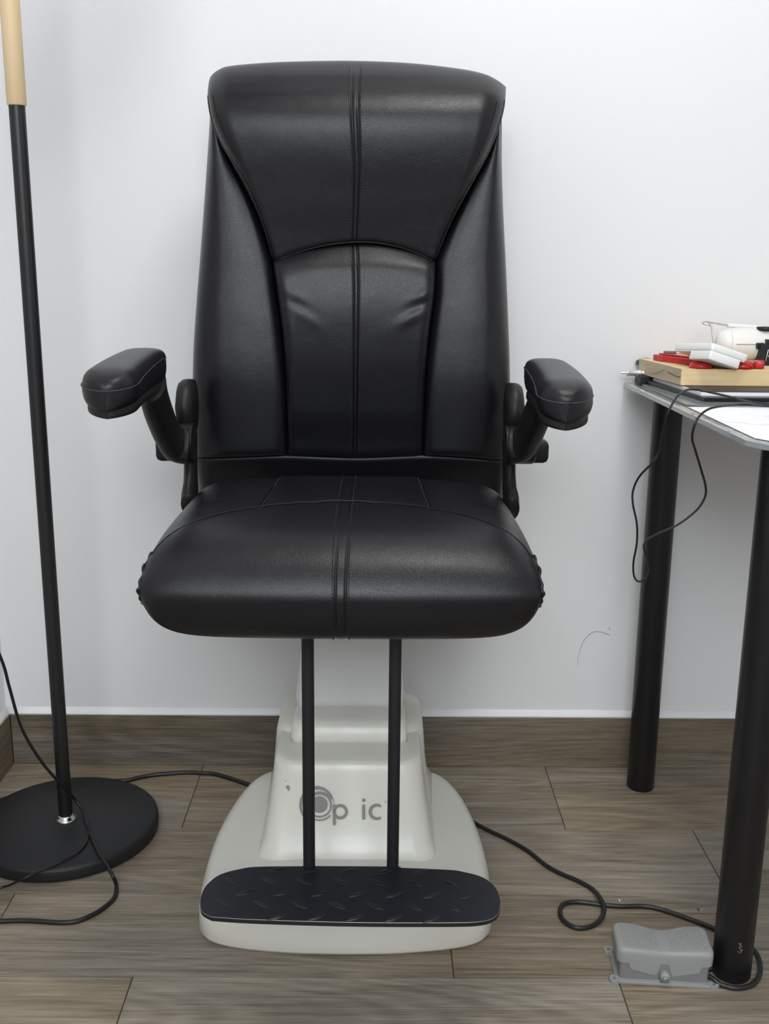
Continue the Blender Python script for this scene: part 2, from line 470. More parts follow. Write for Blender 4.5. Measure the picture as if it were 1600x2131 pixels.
# a plain rear shell behind everything carries the panels
REAR = coons([(440, 215)]+SL[1:]+[(414, 1035)], [(1044, 230)]+SRt[1:]+[(1046, 1040)], [(440, 215), (740, 170), (1044, 230)], [(414, 1035), (740, 1040), (1046, 1040)])
def rear_y(s, v, p): return 1.668+edge(min(s, 1-s), .06, .02)+edge(min(v, 1-v), .05, .02)
backr = pad('backrest', REAR, rear_y, 24, 30, .045, LEATHER, chair)
ins = lambda P, dx: [(a+dx, b) for a, b in P]
INL = [(452, 262), (476, 330), (504, 382), (528, 430), (548, 482), (566, 545), (577, 610), (587, 680), (594, 760), (597, 850), (597, 948)]
INR = [(1034, 272), (1014, 322), (988, 372), (962, 422), (940, 464), (922, 505), (907, 545), (903, 610), (894, 680), (886, 760), (882, 850), (880, 948)]
side('side_panel', SL, INL, [(437, 240), (452, 262)], [(405, 955), (500, 951), (597, 948)], 'L')
side('side_panel', INR, SRt, [(1034, 272), (1042, 258)], [(880, 948), (970, 952), (1052, 960)], 'R')
# lower band
BANDC = coons([(405, 955), (408, 985), (414, 1035)], [(1052, 960), (1050, 990), (1046, 1040)],
              [(405, 955), (500, 951), (597, 948), (740, 953), (880, 948), (970, 952), (1052, 960)], [(414, 1035), (740, 1040), (1046, 1040)])
pad('lower_band', BANDC, lambda s, v, p: 1.614+.030*v+edge(min(s, 1-s), .06, .03)+edge(v, .08, .003), 50, 12, .045, LEATHER, backr)
# upper panel
UPC = coons(SEAML, SEAMR, TOPE, ARCH)
def up_y(s, v, p):
    e = min(s, 1-s)
    y = smooth(YBACK, p.y)
    wd = .035+.07*max(0, 1-v*1.6)
    y += edge(e, wd, .020+.030*max(0, 1-1.5*v))
    y += edge(v, .10, .030)+edge(1-v, .03, .004)
    y += .010*(2*abs(s-.5))**2*(1-v)
    y += cseam(s, .5, .0092+.004*v)
    return y
pad('upper_panel', UPC, up_y, 110, 110, .05, LEATHER, backr, extra=(.5,))
LUC = coons(LOWL, LOWR, ARCH, BOT)
def lu_y(s, v, p):
    e = min(s, 1-s)
    y = smooth(YLUM, p.y)
    y += edge(e, .07, .010)+edge(v, .12, .016)+edge(1-v, .05, .006)
    # slack in the leather at the upper corners
    for sx, k, amp in ((.93, 1, .0030), (.10, -1, .0014)):
        for q in range(3):
            a, b = s-(sx-k*.03*q), v-(.20+.055*q)
            u_ = a*k*.75-b*.5; w_ = a*k*.5+b*.75
            y += amp*math.exp(-(w_/.028)**2-(u_/.10)**2)*(1 if q % 2 else -1)
    y += cseam(s, .5, .0135)
    return y
pad('lumbar_panel', LUC, lu_y, 90, 90, .04, LEATHER, backr, extra=(.5,))
def surf_path(cf, yf, pts, lift=.0008):
    out = []
    for s, v in pts:
        p = cf(s, v); q = PY(p.x, p.y, yf(s, v, p)); out.append(q+Vector((0, -lift, 0)))
    return out
st = []
for s0 in (-1, 1):
    st.append(dashes(surf_path(UPC, up_y, [(.5+s0*(.0092+.004*k/60+.009), k/60) for k in range(2, 60)]), .0042, .0028, .0006))
    st.append(dashes(surf_path(LUC, lu_y, [(.5+s0*.026, k/60) for k in range(1, 60)]), .0042, .0028, .0006))
for e in (.030, .970):
    st.append(dashes(surf_path(UPC, up_y, [(e, k/60) for k in range(6, 60)]), .0042, .0028, .0006))
    st.append(dashes(surf_path(LUC, lu_y, [(e, k/60) for k in range(2, 59)]), .0042, .0028, .0006))
mobj('stitching', *join(*st), THREAD, backr, kind='stuff')
pp = []
pp.append(cord(surf_path(UPC, up_y, [(.004, k/40) for k in range(3, 41)], .0), .0013))
pp.append(cord(surf_path(UPC, up_y, [(.996, k/40) for k in range(3, 41)], .0), .0013))
pp.append(cord(surf_path(UPC, up_y, [(k/40, .998) for k in range(41)], .0), .0011))
mobj('piping', *join(*pp), LEATHER, backr)

# ---- seat
SX, SHW, SYC, SZC = -.0395, .2395, 1.352, .588
SPROF = [(1.585, .588), (1.580, .622), (1.55, .642), (1.48, .648), (1.40, .652), (1.32, .654), (1.25, .652), (1.195, .643), (1.156, .621), (1.134, .591), (1.133, .567), (1.145, .539), (1.170, .521), (1.24, .516), (1.35, .521), (1.48, .526), (1.555, .540), (1.580, .565)]
SP = catmull([Vector((a, b, 0)) for a, b in SPROF+[SPROF[0]]], 9)[:-1]
def seat_pt(u, q):
    """u in -1..1 across, q profile vertex"""
    au = abs(u)
    ky = (max(0, 1-au**14))**(1/4.0); kz = (max(0, 1-au**10))**(1/1.6)
    dy, dz = q.x-SYC, q.y-SZC
    X = SX+SHW*u; Y = SYC+dy*(.80+.20*ky if au < .9999 else .80); Z = SZC+dz*(.22+.78*kz)
    if dz > 0: Z -= .004*au*au*min(1, dz/.035)
    Y += .010*au*au if dy < 0 else -.012*au**4
    # seams
    g = 0
    if q.y > .60 or Y < 1.2:
        d = abs(X-SX)
        for k in (-.0058, .0058): g += .0013*math.exp(-((X-SX-k)/.0013)**2)
    if dz > 0 and Y > 1.17:
        ys = 1.325-.105*(min(1.1, abs(X-SX)/.21))**2
        d = Y-ys; g += .0035*math.exp(-(d/.0035)**2)
        if d > 0: g += .004*(1-math.exp(-d/.006)) if abs(X-SX) > .105 else 0
        if d > -.001:
            xi = .102+.007*(1.56-Y)/.24
            g += .0022*math.exp(-((abs(X-SX)-xi)/.0022)**2)
    n = Vector((0, dy*.35, dz)).normalized() if (dz > 0 and Y > 1.19) else Vector((0, dy, dz)).normalized()
    return Vector((X, Y, Z))-n*g
us = []
N = 130
for k in range(N+1):
    x = -1+2*k/N; us.append(math.copysign(1-(1-abs(x))**1.5, x) if abs(x) > 0 else 0)
for k in range(-26, 27): us.append(k*.00045/SHW)
for sgn in (-1, 1):
    for k in range(18): us.append(sgn*(.094+k*.0013)/SHW)
us = sorted(set(round(u, 5) for u in us))
rings = [[seat_pt(u, q) for q in SP] for u in us]
seat = mobj('seat', *loft(rings), LEATHER, chair)
def seat_line(u, i0, i1, lift=.0009):
    out = []
    for i in range(i0, i1):
        p = seat_pt(u, SP[i]); q = SP[i]; n = Vector((0, q.x-SYC, (q.y-SZC)*2.2)).normalized(); out.append(p+n*lift)
    return out
sst = []
for k in (-.0095, .0095): sst.append(dashes(seat_line(k/SHW, 16, 112), .0042, .0028, .0006))
mobj('stitching', *join(*sst), THREAD, seat, kind='stuff')
# light piping where the front roll meets the seat panels
def on_seat(x, Yt, lift):
    P_ = [seat_pt(x/SHW, q) for q in SP[6:80]]
    for a_, b_ in zip(P_, P_[1:]):
        if (a_.y-Yt)*(b_.y-Yt) <= 0 and a_.y != b_.y:
            return a_.lerp(b_, (a_.y-Yt)/(a_.y-b_.y))+Vector((0, 0, lift))
    return P_[-1]
fr = [on_seat(k/52*.230, 1.325-.105*(min(1.1, abs(k/52*.230)/.21))**2, .0022) for k in range(-52, 53)]
for _ in range(3): fr = [fr[0]]+[(fr[i-1]+fr[i]+fr[i+1])/3 for i in range(1, len(fr)-1)]+[fr[-1]]
mobj('front_seam_piping', *cord(fr, .0009), LEATHER, seat)
for sgn in (-1, 1):
    ln = []
    for k in range(12):
        Y = 1.305+.022*k; x = sgn*(.102+.007*(1.56-Y)/.24)
        ln.append(on_seat(x, Y, .0012))
    mobj('insert_seam_piping', *cord(ln, .0006), THREAD2, seat)
# gathered side seams of the front roll
for sgn in (-1, 1):
    ln = []
    for i in range(60, 124):
        p = seat_pt(sgn*.985, SP[i]); q = SP[i]
        wob = .0011*math.sin(i*.75)+.0007*math.sin(i*.31)
        ln.append(p+Vector((sgn*(-.0004+wob), 0, wob*.3)))
    mobj('gathered_side_seam', *tube(catmull(ln, 3), .0022, 8), LEATHER, seat)
# under-seat plate and mechanism box
mobj('seat_plate', *box(SX-.15, SX+.15, 1.24, 1.60, .502, .523), BLACKM, chair, bevel=.004, smooth=False)

# ---- armrests
def armrest(sg):
    """sg=-1 left, +1 right in the picture"""
    if sg < 0: cF, cR, top, pxs = Vector((-.3140, 1.195, 0)), Vector((-.3130, 1.455, 0)), .851, None
    else:      cF, cR, top, pxs = Vector((.2225, 1.195, 0)), Vector((.2290, 1.455, 0)), .842, None
    sh = 0
    def ring(t, scale, zt, zb, n=44, ex=2.6, flat=False):
        # t 0 front .. 1 rear
        c = cF.lerp(cR, t)
        hw = .0335+(.0265-.0335)*t
        e = 1
        a = min(t, 1-t)/ (.16 if t < .5 else .12)
        if a < 1: e = math.sqrt(max(0, 1-(1-a)**2))
        hw *= max(e, .02)*scale
        return c, hw, e
    NT = 40; NC = 40
    dzr = top-.851
    def body(name, matl, par, leather_):
        rings = []
        for i in range(NT+1):
            x = i/NT; t = .5-.5*math.cos(math.pi*x)
            sc = 1.0 if leather_ else .90
            tt = t if leather_ else .03+.94*t
            c = cF.lerp(cR, tt); c.x += sg*.006*math.sin(math.pi*t); a = min(t, 1-t)/(.19 if t < .5 else .14)
            e = math.sqrt(max(0, 1-(1-a)**2)) if a < 1 else 1
            e = max(e, .03)
            hw = (.0345+(.0270-.0345)*t)*sc*e
            zs = .812+.018*min(1, t*1.25)**.9+dzr
            zl = .789+.006*t+dzr
            ch = .0215-.009*t
            r = []
            if leather_:
                for k in range(NC):
                    f_ = k/NC
                    if f_ < .5:      # crown
                        ph = math.pi*f_*2; X = hw*math.copysign(abs(math.cos(ph))**.62, math.cos(ph)); Z = zs+ch*(e**.8)*math.sin(ph)**.85
                    else:            # walls and underside
                        ph = math.pi*(f_-.5)*2; cx_ = -math.cos(ph)
                        X = hw*math.copysign(abs(cx_)**.30, cx_)*(1.03-.08*math.sin(ph)); Z = zs-(zs-zl)*math.sin(ph)**.55
                    r.append(Vector((c.x+X, c.y, Z)))
            else:
                for k in range(NC):
                    an = 2*math.pi*k/NC; ca, sa = math.cos(an), math.sin(an)
                    r.append(Vector((c.x+hw*math.copysign(abs(ca)**.5, ca), c.y, zl-.002+(.010 if sa > 0 else .0085)*math.copysign(abs(sa)**.6, sa))))
            rings.append(r)
        return mobj(name, *loft(rings), matl, par), rings
    # arm: from under the pad, down and inwards to the pivot
    if sg < 0: px = [(318, 800), (322, 830), (334, 868), (350, 905), (368, 925), (392, 928)]
    else:      px = [(1128, 805), (1128, 835), (1114, 872), (1100, 905), (1084, 925), (1062, 928)]
    Ys = [1.405, 1.42, 1.45, 1.48, 1.50, 1.505]
    pts = [PY(a, b, y_) for (a, b), y_ in zip(px, Ys)]
    path = catmull(pts, 6); m = len(path)
    rx = [lerp([(0, .017), (.3, .0185), (.6, .019), (.85, .024), (1, .026)], i/(m-1)) for i in range(m)]
    ry = [lerp([(0, .036), (.3, .030), (.6, .026), (.85, .027), (1, .0285)], i/(m-1)) for i in range(m)]
    arm = mobj('armrest', *tube(path, rx, 26, ry=ry), PLASTIC, chair)
    o, rg = body('arm_pad', LEATHER, arm, True)
    body('pad_base', PLASTIC, arm, False)
    # stitch line around the crown
    ln = []
    for side_ in (0, 1):
        seq = range(1, NT) if side_ == 0 else range(NT-1, 0, -1)
        for i in seq:
            r = rg[i]; k = 0 if side_ == 0 else NC//2
            p = r[k]; c = (r[0]+r[NC//2])/2; ln.append(p+(p-c).normalized()*.0004)
    mobj('seam', *tube(ln+[ln[0]], .0007, 5), THREAD2, arm)
    # pivot barrel, rear stop, round knob, steel bracket
    if sg < 0:
        a, b = PY(344, 919, 1.52), PY(404, 917, 1.52); kn = PY(388, 846, 1.555); stop = PY(352, 934, 1.545); br = [(397, 940), (397, 985), (397, 1012), (395, 1035), (396, 1055)]
    else:
        a, b = PY(1113, 926, 1.52), PY(1050, 924, 1.52); kn = PY(1070, 854, 1.555); stop = PY(1100, 938, 1.545); br = [(1059, 945), (1059, 990), (1060, 1020), (1063, 1042), (1062, 1062)]
    mobj('pivot_barrel', *join(lathe([(0, 0), (.024, 0), (.0285, .004), (.0285, (b-a).length*.58), (.0275, (b-a).length*.59), (.0275, (b-a).length*.60), (.0285, (b-a).length*.61), (.0285, (b-a).length), (0, (b-a).length)] if sg < 0 else
                                [(0, 0), (.024, 0), (.0285, -.004), (.0285, -(b-a).length*.58), (.0275, -(b-a).length*.59), (.0275, -(b-a).length*.6), (.0285, -(b-a).length*.61), (.0285, -(b-a).length), (0, -(b-a).length)], a.x, a.y, a.z-.0, 36, 'x')), PLASTIC, arm, auto=.9)
    mobj('arm_stop', *box(stop.x-.020, stop.x+.030, stop.y-.01, stop.y+.03, stop.z-.0185, stop.z+.016), PLASTIC, arm, bevel=.008)
    hk = .0118
    prof = [(0, -hk), (.026, -hk), (.036, -hk*.82), (.0405, -hk*.35), (.0415, .1*hk), (.041, hk), (0, hk*1.05)]
    if sg > 0: prof = [(r_, -z_) for r_, z_ in prof]
    kb = mobj('adjusting_knob', *lathe(prof, kn.x, kn.y, kn.z, 40, 'x'), PLASTIC, arm)
    mobj('knob_cap', *lathe([(0, sg*.0120), (.010, sg*.0120), (.012, sg*.0105), (.012, 0)], kn.x+sg*0.0035, kn.y, kn.z-.002, 20, 'x'), PLASTIC, kb)
    bp_ = catmull([PY(a_, b_, 1.545-.012*i) for i, (a_, b_) in enumerate(br)], 6)
    mobj('bracket', *tube(bp_, [.0095+.004*(i/len(bp_))**2 for i in range(len(bp_))], 16, ry=[.02+.012*(i/len(bp_)) for i in range(len(bp_))]), PLASTIC, arm)
    # side cheek of the seat carrier
    q = PY(350 if sg < 0 else 1106, 1120, 1.36)
armrest(-1); armrest(1)

# ---- pedestal
BX = -.0395
OUT = [(0, 1.280), (.06, 1.2815), (.10, 1.285), (.14, 1.2905), (.175, 1.299), (.198, 1.311), (.211, 1.328), (.2165, 1.35), (.2195, 1.39), (.221, 1.44), (.2195, 1.50), (.214, 1.56), (.206, 1.61), (.195, 1.66), (.180, 1.70), (.160, 1.727), (.13, 1.742), (.07, 1.748), (0, 1.75)]
def outl():
    P = catmull([Vector((a, b, 0)) for a, b in OUT], 4)
    L = [(-p.x, p.y) for p in reversed(P)][:-1]
    return [(p.x, p.y) for p in P][:-1]+[(x, y) for x, y in L]
OO = outl()
def inset(poly, d):
    n = len(poly); o = []
    for i in range(n):
        a, b = Vector(poly[i-2]), Vector(poly[(i+2) % n]); t = (b-a).normalized(); nn = Vector((-t.y, t.x))
        p = Vector(poly[i])+nn*d; o.append((p.x, p.y))
    return o
def ringz(poly, z): return [Vector((BX+x, y, z)) for x, y in poly]
def shrink(poly, sx, sy, cy=1.54): return [(x*sx, cy+(y-cy)*sy) for x, y in poly]
sgnd = 1
t1 = inset(OO, .01)
if max(x for x, _ in t1) > max(x for x, _ in OO): sgnd = -1
R3 = [ringz(inset(OO, sgnd*.006), .0), ringz(inset(OO, sgnd*.003), .0035), ringz(OO, .008), ringz(inset(OO, sgnd*.001), .036), ringz(inset(OO, sgnd*.004), .048), ringz(inset(OO, sgnd*.010), .0555), ringz(inset(OO, sgnd*.018), .059)]
last = inset(OO, sgnd*.018)
for k, z in ((.94, .0605), (.85, .064), (.72, .070), (.55, .076), (.3, .080), (.05, .081)):
    R3.append(ringz(shrink(last, k, k), z))
ped = mobj('pedestal', *loft(R3), CREAM, chair)
mobj('base_foot', *prism([(BX+x, y) for x, y in shrink(OO, .95, .95)], .0, .004), BLACKM, ped, smooth=False)
def rr(hw, yf, yr, r, z, n=8, bow=.0):
    cy = (yf+yr)/2; hy = (yr-yf)/2
    return [Vector((BX+x, y-(bow*(1-(x/hw)**2) if y < cy else 0), z)) for x, y in rrect(hw, hy, r, 0, cy, n)]
# tower: front shell and slightly wider rear shell
T = [(.150, 1.385, 1.60, .03, .058), (.138, 1.405, 1.60, .03, .070), (.131, 1.420, 1.60, .03, .090), (.1255, 1.436, 1.60, .03, .125), (.120, 1.449, 1.60, .03, .160), (.1165, 1.459, 1.60, .03, .190), (.1150, 1.4635, 1.60, .03, .2025), (.1125, 1.467, 1.60, .03, .2075), (.1085, 1.472, 1.60, .028, .2095), (.095, 1.49, 1.60, .02, .2105), (.05, 1.53, 1.595, .01, .211)]
mobj('tower_front_shell', *loft([rr(*t_, bow=.004) for t_ in T]), CREAM, ped)
T2 = [(.146, 1.56, 1.742, .03, .058), (.136, 1.56, 1.737, .03, .075), (.1305, 1.56, 1.733, .03, .11), (.1255, 1.56, 1.730, .035, .16), (.1225, 1.56, 1.728, .04, .200), (.119, 1.56, 1.726, .04, .2115), (.110, 1.57, 1.718, .04, .218), (.095, 1.58, 1.705, .04, .220)]
mobj('tower_rear_shell', *loft([rr(*t_) for t_ in T2]), CREAM, ped)
K = [(.094, 1.522, 1.70, .012, .2105), (.0935, 1.525, 1.70, .014, .222), (.0915, 1.530, 1.70, .016, .236), (.089, 1.5365, 1.70, .018, .2425), (.084, 1.545, 1.70, .02, .245), (.03, 1.60, 1.66, .01, .246)]
mobj('collar', *loft([rr(*t_, bow=.004) for t_ in K]), CREAM, ped)
KC = [(.0915, 1.590, 1.712, .012, .235), (.0905, 1.591, 1.711, .013, .26), (.084, 1.600, 1.706, .014, .31), (.078, 1.602, 1.704, .014, .38), (.070, 1.603, 1.702, .012, .505)]
mobj('lift_column', *loft([rr(*t_) for t_ in KC]), CREAM2, ped)

# printed emblem and lettering on the sloping front of the tower
def front_at(px, py):
    """point on the tower's sloping front face under a pixel"""
    lo, hi = 1.38, 1.50
    tab = [(t_[4], t_[1]-.004) for t_ in T]
    for _ in range(30):
        mid = (lo+hi)/2; q = PY(px, py, mid)
        fy = lerp(tab, q.z)+.004*min(1, ((q.x-BX)/.115)**2)
        if mid < fy: lo = mid
        else: hi = mid
    return PY(px, py, lo)+Vector((0, -.0004, 0))
def decal(name, polys, matl, par, label=None):
    V, Fq = [], []
    for outer, inner in polys:
        n = len(outer); b = len(V)
        for a, c in zip(outer, inner): V += [front_at(*a), front_at(*c)]
        for i in range(n-1): Fq.append((b+2*i, b+2*i+1, b+2*i+3, b+2*i+2))
    me = bpy.data.meshes.new(name); off = wpos(par)
    me.from_pydata([tuple(v-off) for v in V], [], Fq); me.materials.append(matl)
    o = bpy.data.objects.new(name, me); C.objects.link(o); o.parent = par
    if label: o['label'] = label
    return o
def arc(cx, cy, r1, r2, a0, a1, n=30, cx2=None, cy2=None):
    cx2 = cx if cx2 is None else cx2; cy2 = cy if cy2 is None else cy2
    o, i = [], []
    for k in range(n+1):
        a = math.radians(a0+(a1-a0)*k/n); o.append((cx+r1*math.cos(a), cy+r1*math.sin(a))); i.append((cx2+r2*math.cos(a), cy2+r2*math.sin(a)))
    return o, i
em = [arc(664.5, 1674, 17.5, .1, 0, 360), arc(665, 1675.5, 26, 22, 0, 360, 40), arc(663.5, 1676, 19.5, 21.5, -20, 110, 14, 664.5, 1674.5),
      arc(665, 1677.5, 31, 27.5, 40, 330, 36),
      (arc(658, 1673, 38, 38, 30, 360, 40)[0], [(663+ (31.5+ (1.5 if 0 else 0))*math.cos(math.radians(30+330*k/40))+0, 1678+31.5*math.sin(math.radians(30+330*k/40))) for k in range(41)])]
decal('emblem', em[:1]+em[1:2]+em[3:4], PRINT, ped, 'taupe ringed emblem print')
# sweeping crescent outside the rings
cres_o, cres_i = [], []
for k in range(41):
    a = math.radians(110+250*k/40); f_ = math.sin(math.pi*k/40)
    cres_o.append((659+36.5*math.cos(a), 1675+39.5*math.sin(a))); r_ = 38-9.5*f_
    cres_i.append((659+(36.5-8.5*f_)*math.cos(a), 1675+(39.5-8.5*f_)*math.sin(a)))
decal('emblem_swirl', [(cres_o, cres_i)], PRINT, ped, 'taupe crescent swirl print')
def bar(x0, x1, y0, y1, n=8):
    return [(x0, y0+(y1-y0)*k/n) for k in range(n+1)], [(x1, y0+(y1-y0)*k/n) for k in range(n+1)]
decal('letter_p', [bar(692.5, 699, 1674, 1717), arc(708, 1689, 16.2, 9.7, 0, 360)], PRINT, ped)
decal('letter_i', [bar(753.5, 760, 1674, 1705, 5), arc(756.7, 1665, 3.9, .1, 0, 360, 16)], PRINT, ped)
decal('letter_c', [([(792.5, 1674.5)]+arc(784, 1689.3, 17.2, 10.8, -62, -298)[0]+[(792.5, 1705)], [(792.5, 1680.5)]+arc(785, 1689.3, 17.2, 11.2, -55, -305)[1]+[(792.5, 1699)])], PRINT, ped)
decal('letter_tick', [bar(800, 804, 1668, 1670, 2)], PRINT, ped)
decal('paint_scuff', [arc(599, 1638, 4.5, .1, 0, 360, 7), arc(594, 1625, 1.4, .1, 0, 360, 6), arc(601, 1643, 3, .1, 0, 360, 5)], DIRT, ped)

# ---- footrest
FX, FY, FZ = -.0275, 1.1815, .170
FO = [(-.172, -.0535), (-.12, -.0575), (0, -.060), (.12, -.0575), (.165, -.0535), (.183, -.042), (.190, -.022), (.1905, .0), (.186, .022), (.173, .040), (.15, .051), (.12, .0565), (0, .060), (-.12, .0565), (-.152, .0495), (-.176, .036), (-.188, .016), (-.1915, -.006), (-.190, -.026), (-.184, -.044)]
FP = [(p.x, p.y) for p in catmull([Vector((a, b, 0)) for a, b in FO+[FO[0]]], 5)][:-1]
rot = lambda x, y: (FX+x*math.cos(-.02)-y*math.sin(-.02), FY+x*math.sin(-.02)+y*math.cos(-.02))
frings = []
for s_, z in ((.99, -.0075), (1, -.006), (1, -.0012), (.994, 0)):
    frings.append([Vector((*rot(x*s_, y*s_), FZ+z)) for x, y in FP])
foot = mobj('footrest', *loft(frings), PLATE, chair, auto=.8)
edge_l = [Vector((*rot(x*.998, y*.998), FZ-.0012)) for x, y in FP]
n_ = len(FP)
seg = [edge_l[i] for i in range(n_) if FP[i][1] < -.012 and True]
seg.sort(key=lambda p: p.x)
mobj('worn_edge', *tube(seg, .0005, 5), WORN, foot, label='bright worn metal edge')
def lens_mesh():
    V, L_, W_, H_ = [], .0145, .0042, .0018
    N_ = 12; Mx = 4; rows_ = []
    for i in range(N_+1):
        t = i/N_; x = -L_+2*L_*t; hw = W_*math.sin(math.pi*t)**.9+.0001
        for j in range(-Mx, Mx+1):
            a = j/Mx; V.append(Vector((x, hw*a, H_*(1-a*a)*math.sin(math.pi*t)**.6)))
    return V, grid_faces(N_+1, 2*Mx+1)
lv, lf = lens_mesh()
lme = bpy.data.meshes.new('tread'); lme.from_pydata([tuple(v) for v in lv], [], lf)
lme.polygons.foreach_set('use_smooth', [True]*len(lme.polygons)); lme.materials.append(PLATE)
foff = wpos(foot)
def inside(x, y):
    return abs(x) < .188 and abs(y) < .0585
# rows of slanting treads (pixel rows of the plate in depth order)
for row, (dy, ang, x0) in enumerate(((.0495, 24, -.148), (.0235, -34, -.158), (-.003, 28, -.183), (-.0275, -36, -.160), (-.0525, 30, -.136))):
    for k in range(8):
        x = x0+.0478*k+(.012 if row == 4 else 0)*0
        if not inside(x, dy) or (row in (0, 4) and abs(x) > .122) or (row == 3 and abs(x) > .165) or abs(x) > .172: continue
        o = bpy.data.objects.new('tread', lme); C.objects.link(o); o.parent = foot
        X, Y = rot(x, dy*(1 if abs(x) < .15 else .93)); o.location = Vector((X, Y, FZ-.0002))-foff; o.rotation_euler = (0, 0, math.radians(ang))
for sx, xr in ((-1, -.0855), (1, .0270)):
    rp = catmull([Vector((xr, 1.2465, .160)), Vector((xr, 1.2470, .20)), Vector((xr, 1.249, .34)), Vector((xr+sx*.0, 1.252, .53))], 6)
    mobj('support_rod', *tube(rp, .0081, 20), BLACKM, foot)
mobj('rod_crossbar', *box(-.0975, .039, 1.225, 1.256, .150, .1625), BLACKM, foot, bevel=.003)

# ------------------------------------------------------------------ floor lamp
LX, LY = -.5265, 1.6075
lamp = empty('floor_lamp', (LX, LY, 0), 'slim black floor lamp with a wooden upper tube and round black base', 'lamp')
mobj('base', *lathe([(0, .001), (.150, .001), (.1535, .003), (.1545, .008), (.1545, .019), (.1530, .0235), (.149, .0255), (.05, .0262), (0, .0264)], LX, LY+.0, 0, 96), LAMPB, lamp)
mobj('chrome_collar', *lathe([(0, .026), (.0185, .026), (.0188, .0275), (.0165, .030), (.0130, .0335), (.0125, .035), (0, .035)], LX, LY, 0, 40), CHROME, lamp)
mobj('pole', *lathe([(0, .030), (.0117, .030), (.0117, 1.185), (0, 1.185)], LX, LY, 0, 32), LAMPP, lamp, auto=.9)
mobj('wooden_tube', *lathe([(0, 1.176), (.0128, 1.176), (.0140, 1.178), (.0140, 1.53), (.0130, 1.532), (0, 1.532)], LX, LY, 0, 32), BIRCH, lamp, auto=.9)
mobj('lamp_arm', *tube(catmull([Vector((LX, LY, 1.53)), Vector((LX, LY, 1.70)), Vector((LX+.04, LY, 1.775)), Vector((LX+.12, LY+.01, 1.80)), Vector((LX+.20, LY+.015, 1.775)), Vector((LX+.235, LY+.015, 1.725))], 6), .0065, 12), LAMPP, lamp)
mobj('lamp_shade', *lathe([(.018, .075), (.026, .060), (.100, -.050), (.1015, -.050), (.029, .063), (.020, .078)], LX+.235, LY+.015, 1.655, 48), LAMPP, lamp)

# ------------------------------------------------------------------ cables
def floorpath(pts, r, z=None):
    return [PZ(a, b, (r if z is None else z)) for a, b in pts]
r = .0039
tag(mobj('power_cable', *tube(catmull([PZ(522, 1634, r)]+floorpath([(452, 1612), (420, 1609), (380, 1608), (310, 1614), (262, 1624), (215, 1625), (180, 1630), (158, 1637)], r)+[Vector((-.535, 1.77, r)), Vector((-.60, 1.76, r)), Vector((-.69, 1.70, r))], 8), r, 10), RUBBER),
    'black power cable along the skirting from the pedestal to behind the lamp base', 'cable')
# cord A drops from the left in front of the pole and crosses the lamp base
p = [Vector((XL+.006, 1.36, .80)), Vector((-.665, 1.375, .70)), Vector((-.61, 1.39, .59)), PY(-50, 1262, 1.41), PY(2, 1370, 1.45), PY(20, 1432, 1.475), PY(45, 1515, 1.505), PY(85, 1583, 1.535), PY(125, 1630, 1.56)]
p += [PZ(150, 1656, .060), PZ(172, 1687, .034), PZ(182, 1715, .0305), PZ(192, 1745, .030), PZ(207, 1778, .030), PZ(222, 1800, .030), PZ(234, 1822, .026), PZ(242, 1843, .006), PZ(238, 1868, .0035), PZ(215, 1890, .0035), PZ(190, 1905, .0035), PZ(160, 1917, .0035), PZ(125, 1920, .0035), PZ(60, 1916, .0035), PZ(0, 1917, .0035), PZ(-50, 1922, .0035), Vector((-.655, 1.38, .0035)), Vector((-.692, 1.30, .0035)), Vector((-.694, 1.15, .0035))]
cp = catmull(p, 8)
lcord = tag(mobj('lamp_cord', *tube(cp, [lerp([(0, .0024), (.5, .0026), (.66, .0036), (1, .0040)], i/len(cp)) for i in range(len(cp))], 10), RUBBER),
    'flat black cord falling past the lamp pole, over its base and across the floor', 'cable')
p = [PZ(186, 1722, .0345), PZ(183, 1740, .0295), PZ(177, 1757, .0292), PZ(160, 1775, .0290), PZ(120, 1797, .0288), PZ(85, 1812, .0285), PZ(52, 1827, .027), PZ(20, 1842, .010), PZ(0, 1848, .0035), PZ(-50, 1868, .003)]
mobj('branch_wire', *tube(catmull(p, 8), .0017, 8), RUBBER, lcord, label='thinner wire branching off')
r = .0036
p = [PZ(a, b, z) for a, b, z in [(984, 1711, r), (1014, 1727, r), (1040, 1739, r), (1070, 1754, r), (1100, 1772, r), (1135, 1800, r), (1165, 1817, r), (1200, 1832, r), (1232, 1850, r+.001), (1251, 1873, r+.008), (1257, 1893, r+.008), (1248, 1915, r+.002), (1226, 1929, r), (1196, 1930, r), (1172, 1915, r), (1165, 1896, r), (1174, 1881, r), (1202, 1877, r), (1245, 1882, r), (1290, 1886, r), (1340, 1886, r), (1380, 1894, r), (1430, 1911, r), (1475, 1928, r), (1510, 1944, r), (1550, 1962, r), (1574, 1985, r), (1582, 2012, r), (1576, 2038, r), (1556, 2053, r), (1528, 2056, r), (1500, 2049, r), (1484, 2037, .008), (1470, 2030, .012)]]
tag(mobj('pedal_cable', *tube(catmull(p, 7), r, 10), RUBBER), 'black cable looping on the floor from the pedestal around the table leg to the pedal', 'cable')

# ------------------------------------------------------------------ foot pedal
pc = (PZ(1268, 2045, 0)+PZ(1485, 2058, 0))/2
ang = math.atan2(1.2181-1.2299, .4667-.3267)
PM = Matrix.Translation((.4035, 1.2585, 0)) @ Matrix.Rotation(ang, 4, 'Z')
pedal = empty('foot_pedal', (.4035, 1.2585, 0), 'grey plastic foot switch with a waisted ribbed top beside the front table leg', 'pedal')
def tr(vf): return [PM @ Vector(v) for v in vf[0]], vf[1]
